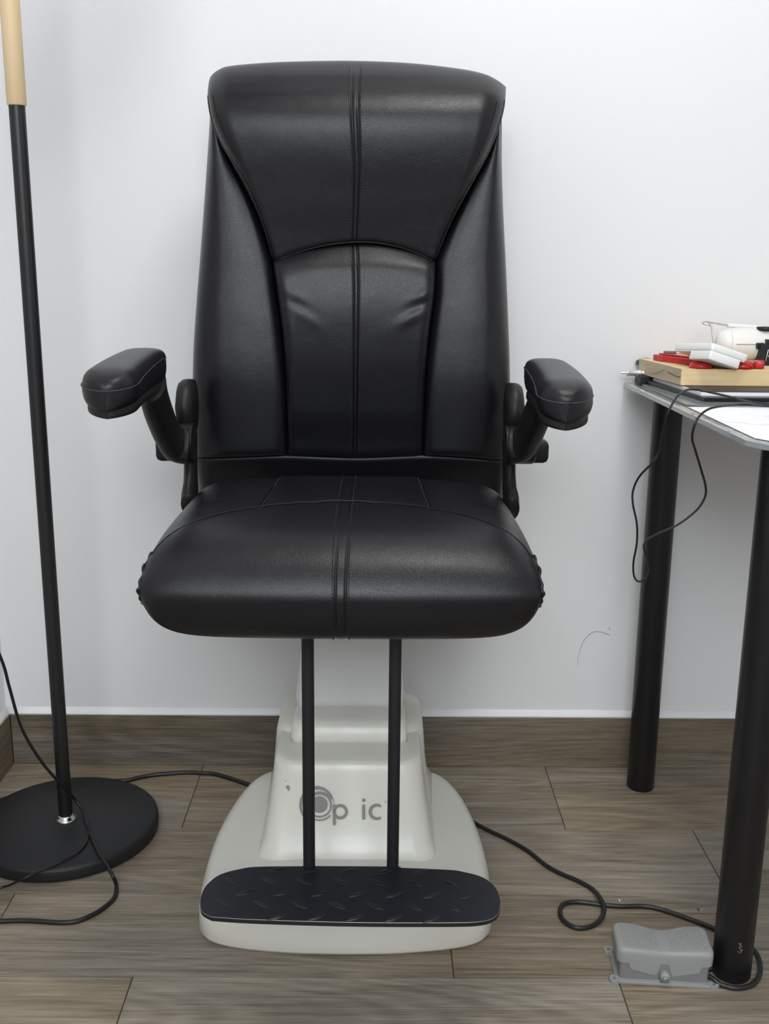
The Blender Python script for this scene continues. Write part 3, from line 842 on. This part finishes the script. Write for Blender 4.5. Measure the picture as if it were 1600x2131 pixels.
# base plate with four lug ears
mobj('base_plate', *tr(prism(rrect(.066, .036, .006), .0, .0045)), GREYP, pedal, bevel=.0008, smooth=False)
for x in (-.0665, .0665):
    for yy in (-.031, .031):
        if x > 0 and yy > 0: continue
        rg_o = [(x+.0075*math.cos(2*math.pi*k/20), yy+.0075*math.sin(2*math.pi*k/20)) for k in range(20)]
        rg_i = [(x+.0030*math.cos(2*math.pi*k/20), yy+.0030*math.sin(2*math.pi*k/20)) for k in range(20)]
        V = [(a, b, .0002) for a, b in rg_o]+[(a, b, .0052) for a, b in rg_o]+[(a, b, .0052) for a, b in rg_i]+[(a, b, .0002) for a, b in rg_i]
        fcs = []
        for k in range(20):
            q = (k+1) % 20
            fcs += [(k, q, 20+q, 20+k), (20+k, 20+q, 40+q, 40+k), (40+k, 40+q, 60+q, 60+k), (60+k, 60+q, q, k)]
        mobj('screw_lug', [PM @ Vector(v) for v in V], fcs, GREYP, pedal, smooth=False)
mobj('lower_body', *tr(prism(rrect(.0605, .029, .006), .004, .030)), GREYD, pedal, bevel=.001, smooth=False)
def waist(x, z): return .0325-.0065*math.exp(-(x/.026)**2)
def top_outline(g=0):
    pts = []
    N_ = 40
    hx = .0655-g
    def wfun(x, s): 
        c_ = .010
        e = abs(x)-(hx-c_)
        base = (.0315-.0062*(.5+.5*math.cos(min(1, abs(x)/.040)*math.pi)) if s > 0 else .0305+.0015*math.cos(min(1, abs(x)/.04)*math.pi)*-1)-g
        if e > 0: base -= c_*(1-math.sqrt(max(0, 1-(e/c_)**2)))
        return base
    for k in range(N_+1):
        x = -hx*math.cos(math.pi*k/N_); pts.append((x, -wfun(x, -1)))
    for k in range(N_, -1, -1):
        x = -hx*math.cos(math.pi*k/N_); pts.append((x, wfun(x, 1)))
    return pts
def zt(x): return .0515-.0045*math.exp(-(x/.030)**2)
TR = []
for g, dz in ((.0005, -.026), (0, -.008), (.0006, -.003), (.0022, -.0008), (.005, 0)):
    ring = []
    for x, yv in top_outline(g):
        z = zt(x)+dz
        if dz < -.02: z = .021-.013*max(0, 1-abs(x)/.046)**1.0 if abs(x) < .046 else .030
        ring.append(PM @ Vector((x, yv, z)))
    TR.append(ring)
tv, tf = loft(TR, cap=False)
nl = len(TR[0]); b_ = len(TR)-1
half = nl//2
for k in range(half-1): tf.append((b_*nl+k, b_*nl+k+1, b_*nl+nl-2-k, b_*nl+nl-1-k))
mobj('treadle', tv, tf, GREYP, pedal)
gr_ = []
for i in range(-11, 12):
    for j in range(-5, 6):
        x = i*.0050+(.0025 if j % 2 else 0); yv = j*.0044
        if abs(x) < .006 or abs(x) > .057: continue
        if yv > .0245-.006*math.exp(-(x/.03)**2) or yv < -.0235: continue
        s_ = 1 if x < 0 else -1
        z = zt(x)+.0002
        a, b = Vector((x-.0014, yv+.0011*s_, z)), Vector((x+.0014, yv-.0011*s_, z))
        gr_.append(tube([PM @ a, PM @ b], .00065, 5))
mobj('grip_ridges', *join(*gr_), GREYP, pedal, kind='stuff')
mobj('screw_boss', *tr(lathe([(0, -.003), (.0062, -.003), (.0066, 0), (.0066, .012), (0, .012)], .0, -.0355, .0145, 24, 'y')), GREYP, pedal)
mobj('screw', *tr(lathe([(0, -.0052), (.0015, -.0045), (.0032, -.0050), (.0042, -.0038), (.0045, 0), (0, .002)], .0, -.0365, .0130, 20, 'y')), mat('dull_screw', (.30, .30, .29), .45, .6), pedal)
mobj('cable_grommet', *tr(lathe([(0, 0), (.0062, 0), (.0055, .006), (.0040, .010), (0, .010)], .0600, -.010, .014, 18, 'x')), RUBBER, pedal)

# ------------------------------------------------------------------ glass table
TZ = .755
tbl = empty('glass_table', (.8, 1.5, 0), 'glass topped table with round black tubular legs and clipped corner', 'table')
X0, Y0 = .4475, 1.218
top_poly = [(X0-.002, 1.855), (X0+.003, 1.240), (X0+.028, 1.188), (X0+.10, 1.172), (1.55, 1.172), (1.55, 1.855)]
mobj('tabletop', *prism([(x+(.004 if x < .6 else 0), y_) for x, y_ in top_poly], TZ-.0085, TZ), GLASS, tbl, smooth=False)
# bevelled grey rim along the visible edges
def rim(poly_pts):
    rings = []
    P_ = [Vector((a, b, 0)) for a, b in poly_pts]
    for i, p_ in enumerate(P_):
        t = (P_[min(i+1, len(P_)-1)]-P_[max(i-1, 0)]).normalized(); nn = Vector((t.y, -t.x, 0))
        if nn.x > 0 and i < 3: nn = -nn
        prof = [(.0, TZ+.0003), (.004, TZ-.0012), (.0045, TZ-.0075), (.001, TZ-.009), (-.006, TZ-.009), (-.006, TZ+.0003)]
        rings.append([Vector((p_.x+nn.x*d, p_.y+nn.y*d, z)) for d, z in prof])
    return loft(rings)
mobj('glass_rim', *rim([(X0, 1.855), (X0+.003, 1.55), (X0+.005, 1.240), (X0+.030, 1.190), (X0+.10, 1.174), (1.55, 1.174)]), GLASSEDGE, tbl, smooth=False)
mobj('dark_backing', *prism([(X0+.035, 1.845), (X0+.035, 1.250), (X0+.06, 1.215), (X0+.11, 1.20), (1.53, 1.20), (1.53, 1.845)], TZ-.0105, TZ-.0088), mat('dark_backing', (.035, .04, .04), .3), tbl, smooth=False)
for (x, y_, rr_) in ((.505, 1.781, .0252), (.5015, 1.2525, .0265), (1.48, 1.781, .0252), (1.48, 1.2525, .0265)):
    lg = mobj('leg', *lathe([(0, .0), (rr_-.001, .0), (rr_, .002), (rr_, TZ-.012), (rr_+.006, TZ-.0115), (rr_+.006, TZ-.0090), (0, TZ-.0090)], x, y_, 0, 40), BLACKLEG, tbl, auto=.8)
    if y_ < 1.5 and x < 1:
        sc = []
        for (a0, z0, a1, z1) in ((-98, .066, -90, .058), (-96, .060, -87, .050), (-93, .066, -88, .060), (-99, .053, -92, .050), (-90, .052, -85, .056)):
            pts = []
            for k in range(4):
                t = k/3; a = math.radians(a0+(a1-a0)*t); pts.append(Vector((x+(rr_+.0001)*math.cos(a), y_+(rr_+.0001)*math.sin(a), z0+(z1-z0)*t)))
            sc.append(tube(pts, .0007, 4))
        mobj('scratch', *join(*sc), SCUFF, lg)

# ------------------------------------------------------------------ things on the table
Z1 = TZ
pk = prism([(.461, 1.245), (.487, 1.200), (.80, 1.195), (.80, 1.522), (.461, 1.522)], Z1+.0006, Z1+.0012)
paper = tag(mobj('sheet_of_paper', *pk, PAPER, smooth=False), 'white sheet of paper lying at the front of the glass table', 'paper')
hw = []
for j in range(5):
    y_ = 1.43-.035*j; pts = []
    for k in range(40): pts.append(Vector((.54+.006*k+.004*math.sin(k*1.7+j), y_+.0035*math.sin(k*2.3+j*2)-.0006*k, Z1+.0013)))
    hw.append(tube(pts, .0004, 4))
mobj('handwriting', *join(*hw), INK, paper, kind='stuff')
tag(mobj('clear_plastic_wallet', *prism([(.462, 1.80), (.463, 1.545), (.50, 1.522), (.72, 1.522), (.72, 1.80)], Z1+.0006, Z1+.0026), mat('clear_wallet', (.42, .45, .44), .12, trans=.35), smooth=False),
    'translucent plastic wallet under the black folder at the table edge', 'folder')
# black folder / laptop with a white sheet on it
fold = tag(mobj('black_folder', *join(prism([(.470, 1.80), (.500, 1.572), (.90, 1.572), (.90, 1.80)], Z1+.0028, Z1+.0060), prism([(.468, 1.80), (.498, 1.568), (.90, 1.568), (.90, 1.80)], Z1+.0068, Z1+.0095), box(.50, .9, 1.59, 1.79, Z1+.0055, Z1+.007)), mat('black_vinyl', (.012, .012, .014), .35), smooth=False),
    'black folder with stacked covers beneath the pine board', 'folder')
tag(mobj('thin_white_pad', *prism([(.480, 1.80), (.499, 1.588), (.90, 1.588), (.90, 1.80)], Z1+.0097, Z1+.0148), PAPER, smooth=False), 'thin white pad showing as a stripe between black folder and pine board', 'paper')
tag(mobj('dark_sheet', *prism([(.486, 1.82), (.501, 1.592), (.90, 1.592), (.90, 1.82)], Z1+.0150, Z1+.0163), mat('brown_black_sheet', (.03, .022, .022), .5), smooth=False), 'thin dark sheet directly under the pine board', 'paper')
ZB = Z1+.0165
# pine board
L0, L1 = Vector((.4665, 1.850)), Vector((.4895, 1.665))
bd = tag(mobj('pine_board', *prism([(L0.x, L0.y), (L1.x, L1.y), (.93, 1.660), (.93, 1.850)], ZB, ZB+.0265), PINE, smooth=False, bevel=.0008), 'thick pine wood board holding the red plastic tool on the table', 'board')
d_ = (L1-L0).normalized(); nrm = Vector((-abs(d_.y), -abs(d_.x)))
ev = []
for (t, z) in ((.005, .0006), (.995, .0006), (.995, .0259), (.005, .0259)):
    q = L0.lerp(L1, t); ev.append(Vector((q.x+nrm.x*.0004, q.y+nrm.y*.0004, ZB+z)))
ev += [v+Vector((.0008, 0, 0)) for v in ev]
mobj('end_grain', ev, [(0, 1, 2, 3), (7, 6, 5, 4), (0, 1, 5, 4), (1, 2, 6, 5), (2, 3, 7, 6), (3, 0, 4, 7)], PINEEND, bd, smooth=False, label='greyer end grain face')
ck = []
for a in ([(.70, .0165), (.78, .0150), (.86, .0135), (.93, .0130), (.995, .0138)], [(.35, .006), (.48, .011), (.60, .0175), (.66, .0195)]):
    pts = []
    for t, z in a: q = L0.lerp(L1, t); pts.append(Vector((q.x+nrm.x*.0008, q.y+nrm.y*.0008, ZB+z)))
    ck.append(pts)
mobj('crack', *tube(ck[0], .0006, 5), mat('crack_brown', (.12, .07, .03), .8), bd)
mobj('pencil_line', *tube(ck[1], .0003, 4), PENCIL, bd)
KNOT = mat('knot_brown', (.28, .14, .05), .7)
for x, z, r_ in ((.640, .0075, .0016), (.690, .019, .0008), (.689, .011, .0007)):
    mobj('wood_knot', *lathe([(0, 0), (r_, 0), (r_*.8, -.0003), (0, -.0004)], x, 1.6622, ZB+z, 12, 'y'), KNOT, bd)
# silver rod fitting sticking out on the left, and black clip behind
a = PY(1292, 776, 1.825); 
sx0 = a.x
tag(mobj('metal_rod_fitting', *lathe([(0, 0), (.0016, 0), (.0020, .0015), (.0020, .0095), (.0055, .0098), (.0058, .0115), (.0052, .013), (.0052, .028), (.0060, .0285), (.0060, .034), (.0048, .035), (.0048, .05), (0, .05)], a.x, a.y, a.z, 24, 'x'), SILVER, auto=.6),
    'silver metal rod fitting poking out left of the pine board', 'fitting')
b0 = PY(1326, 785, 1.80)
tag(mobj('black_clamp_block', *box(a.x+.030, a.x+.080, 1.803, 1.845, Z1+.0010, ZB-.0004), PLASTIC, smooth=False, bevel=.001), 'small black block under the back left corner of the pine board', 'clamp')
q = PY(1335, 752, 1.855)
tag(mobj('dark_clip', *prism([(-.012, -.006), (-.0115, .001), (0, .0055), (.010, .006), (.018, .002), (.020, -.006)], -.004, .004, Matrix.Translation((q.x+.002, 1.8545, q.z)) @ Matrix.Rotation(math.pi/2, 4, 'X')), mat('dark_grey_clip', (.05, .055, .055), .4), smooth=False), 'dark grey clip peeking above the back left corner of the pine board', 'clip')
ZR = ZB+.0265
# red tool
red = empty('red_plastic_tool', (.56, 1.74, ZR), 'red plastic clamp frame lying on the pine board under the white box', 'tool')
def P2(px, py, z): return PZ(px, py, z)
def slab(pts, z0, z1, name, m_=RED, bev=.0012):
    return mobj(name, *prism([(p_[0]-.022, p_[1]) for p_ in pts], z0, z1), m_, red, bevel=bev, smooth=False)
slab([(.5035, 1.815), (.512, 1.788), (.560, 1.690), (.578, 1.700), (.590, 1.812)], ZR+.0004, ZR+.0104, 'body')
slab([(.512, 1.812), (.520, 1.79), (.565, 1.712), (.585, 1.72), (.59, 1.81)], ZR+.0106, ZR+.0130, 'lid')
def dome(x, y_, r_, h_, name):
    return mobj(name, *lathe([(0, h_), (r_*.5, h_*.97), (r_*.8, h_*.75), (r_*.95, h_*.4), (r_, 0), (0, 0)], x-.012, y_, ZR+.0004, 28), RED, red)
dome(.537, 1.684, .0185, .0112, 'round_boss'); dome(.604, 1.681, .0185, .0135, 'round_boss')
for cx_ in (.525, .592): mobj('boss_ring', *tube([Vector((cx_+.0110*math.cos(math.radians(t)), 1.6645, ZR+.001+.0065*math.sin(math.radians(t)))) for t in range(0, 181, 15)], .0009, 6), RED, red)
mobj('end_lug', *box(-.006, .010, -.012, .010, .0, .0130, Matrix.Translation((.617, 1.682, ZR+.0005)) @ Matrix.Rotation(-.3, 4, 'Z')), RED, red, bevel=.003)
slab([(.565, 1.70), (.62, 1.69), (.635, 1.715), (.565, 1.735)], ZR+.0004, ZR+.009, 'link_bar')
mobj('fin', *prism([(-.006, 0), (-.002, .006), (.001, .0065), (.005, 0)], -.001, .001, Matrix.Translation((.5235, 1.715, ZR+.0129)) @ Matrix.Rotation(math.pi/2, 4, 'X')), RED, red, smooth=False)
mobj('grey_switch', *box(.498, .518, 1.800, 1.812, ZR+.0129, ZR+.0170), mat('grey_switch', (.16, .16, .17), .4), red, bevel=.0012, smooth=False)
# white box tilted on the red tool
wb = empty('white_plastic_box', (.57, 1.70, ZR+.015), 'white plastic case tilted on top of the red tool', 'case')
A = PY(1403, 722, 1.73); B = PY(1482, 722, 1.635); Cc = PY(1547, 747, 1.664)
ux = (B-A).normalized(); vy = (Cc-B); vy = (vy-ux*vy.dot(ux)).normalized(); wz = ux.cross(vy).normalized()
if wz.z < 0: wz = -wz
lx = (B-A).length; ly = (Cc-B).length
# z axis thickness (27 px at the near corner)
MB = Matrix(((ux.x, vy.x, wz.x, A.x), (ux.y, vy.y, wz.y, A.y), (ux.z, vy.z, wz.z, A.z), (0, 0, 0, 1)))
mobj('shell', *prism(rrect(lx/2, ly/2, .004, lx/2, ly/2, 4), -.005, .0065, MB), WHITEP, wb, bevel=.0016)
mobj('lower_shell', *prism(rrect(lx/2-.0012, ly/2-.0012, .004, lx/2, ly/2, 4), -.0065, -.0045, MB), WHITEP, wb, smooth=False)
mobj('battery_cover', *prism(rrect(lx*.27, ly*.42, .003, lx*.725, ly*.43, 4), -.0195, -.0055, MB), WHITEP, wb, bevel=.0015)
# white barrel device on the right with black clamp, silver wire stand
dev = empty('white_barrel_device', (.66, 1.75, ZR), 'white barrel shaped device lying at the right edge of the table', 'device')
c0 = PY(1491, 714, 1.775)
bz = c0.z; by_ = 1.775
def barrel(sc_, z0_, z1_):
    pass
prof = [(0, 0), (.010, .0015), (.017, .005), (.0215, .011), (.0243, .02), (.0262, .035), (.027, .06), (.027, .30), (0, .30)]
mobj('barrel', *lathe(prof, c0.x-.002, by_, bz, 48, 'x'), CREAMP, dev)
mobj('barrel_seam', *tube([Vector((c0.x+.004+.0+k*.01, by_-.0290, bz+.0005)) for k in range(2, 9)], .0005, 5), GREYD, dev)
mobj('lower_sleeve', *lathe([(0, 0), (.0255, 0), (.0262, .002), (.0262, .30), (0, .30)], c0.x+.018, by_-.0025, bz-.0022, 40, 'x'), CREAMP, dev)
a = PY(1568, 740, 1.755)
cl = mobj('black_bracket', *join(box(a.x+.004, a.x+.05, 1.735, 1.76, a.z-.012, a.z+.020), box(a.x-.001, a.x+.012, 1.74, 1.755, a.z+.012, a.z+.022), box(a.x+.014, a.x+.02, 1.738, 1.755, a.z+.018, a.z+.028), box(a.x+.002, a.x+.05, 1.732, 1.76, a.z-.018, a.z-.010)), PLASTIC, dev, bevel=.0015, smooth=False)
mobj('bracket_bolt', *lathe([(0, 0), (.002, 0), (.0024, .0006), (.0024, .004), (0, .004)], a.x+.019, 1.7325, a.z+.001, 14, 'y'), SILVER, dev)
mobj('bracket_bar', *tube([Vector((a.x+.013, 1.7335, a.z-.008)), Vector((a.x+.016, 1.7335, a.z+.012))], .0008, 8), SILVER, dev)
a = PY(1597, 682, 1.76)
mobj('black_dial', *lathe([(0, 0), (.0125, 0), (.0140, .001), (.0140, .006), (0, .007)], a.x-.002, 1.765, a.z-.005, 28), PLASTIC, dev)
ws = [PY(1515, 677, 1.80), PY(1500, 675, 1.80), PY(1482, 672, 1.80), PY(1468, 669.5, 1.80), PY(1460.5, 670, 1.79), PY(1462, 672.5, 1.77), PY(1472, 675, 1.765), PY(1478, 677, 1.765), PY(1481, 684, 1.765), PY(1483, 700, 1.765), PY(1485.5, 725, 1.765), PY(1486, 745, 1.765)]
wso = tag(mobj('wire_stand', *tube(catmull(ws, 5), .0018, 8), CHROME), 'thin bent silver wire stand rising behind the white case', 'stand')
wt = PY(1483, 745, 1.765)
mobj('flat_blade', *join(tube(catmull([PY(1513, 677, 1.80), PY(1545, 679, 1.80), PY(1585, 682, 1.80), PY(1640, 686, 1.80)], 4), .0035, 8, ry=.0014)), WHITEP, wso, label='white flat blade')
# hanging black wire loop
wire = [PZ(1640, 838, Z1+.006), PZ(1600, 838, Z1+.004), PZ(1560, 832, Z1+.004), PZ(1520, 822, Z1+.004), PZ(1485, 815, Z1+.005), PZ(1450, 811, Z1+.006)]
wire = [Vector((.90, 1.42, Z1+.003)), Vector((.80, 1.44, Z1+.003)), PZ(1690, 850, Z1+.003), PZ(1640, 846, Z1+.004), PY(1560, 836, 1.515), PY(1520, 826, 1.53), PY(1485, 818, 1.545), PY(1455, 812, 1.555)]
wire += [PY(1430, 811, 1.54), PY(1410, 824, 1.51), PY(1396, 846, 1.50), PY(1385, 870, 1.50), PY(1377, 905, 1.51), PY(1371, 940, 1.53), PY(1358, 962, 1.56), PY(1330, 992, 1.59), PY(1317, 1022, 1.60), PY(1317, 1050, 1.60), PY(1325, 1090, 1.61), PY(1325, 1130, 1.62), PY(1318, 1170, 1.63), PY(1319, 1198, 1.64), PY(1328, 1210, 1.66), PY(1342, 1206, 1.68), PY(1349, 1190, 1.70), PY(1348, 1168, 1.70), PY(1342, 1150, 1.69), PY(1339, 1136, 1.68), PY(1346, 1124, 1.66), PY(1370, 1110, 1.62), PY(1410, 1092, 1.55), PY(1448, 1063, 1.47), PY(1466, 1036, 1.43), PY(1468, 1012, 1.41), PY(1458, 975, 1.39), PY(1446, 935, 1.37), PY(1440, 912, 1.36), PY(1445, 885, 1.355), PY(1457, 864, 1.36), PY(1478, 850, 1.37), PY(1510, 844, 1.37), PY(1540, 842, 1.365), PY(1570, 843, 1.35), PY(1610, 846, 1.36), PZ(1660, 850, Z1+.003), Vector((.74, 1.46, Z1+.003)), Vector((.84, 1.40, Z1+.003)), Vector((.90, 1.42, Z1+.003))]
tag(mobj('hanging_wire', *tube(catmull(wire, 6), .0017, 8), RUBBER), 'thin black wire looping down over the table edge past the back leg', 'cable')
# crumbs
def chip(px, py, s_, m_, lab):
    p_ = PZ(px, py, 0)
    tag(mobj('crumb', *tube([p_+Vector((-s_*.3, s_*1.2, .0008)), p_+Vector((s_*.1, 0, .0018)), p_+Vector((s_*.3, -s_, .0008))], .0008, 6), m_), lab, 'crumb')
chip(1288, 1875, .003, PAPER, 'tiny white chip on the floor beside the looped cable')
chip(1453, 1894, .0025, mat('leaf_brown', (.06, .05, .02), .8), 'tiny dark flake on the floor behind the grey pedal')
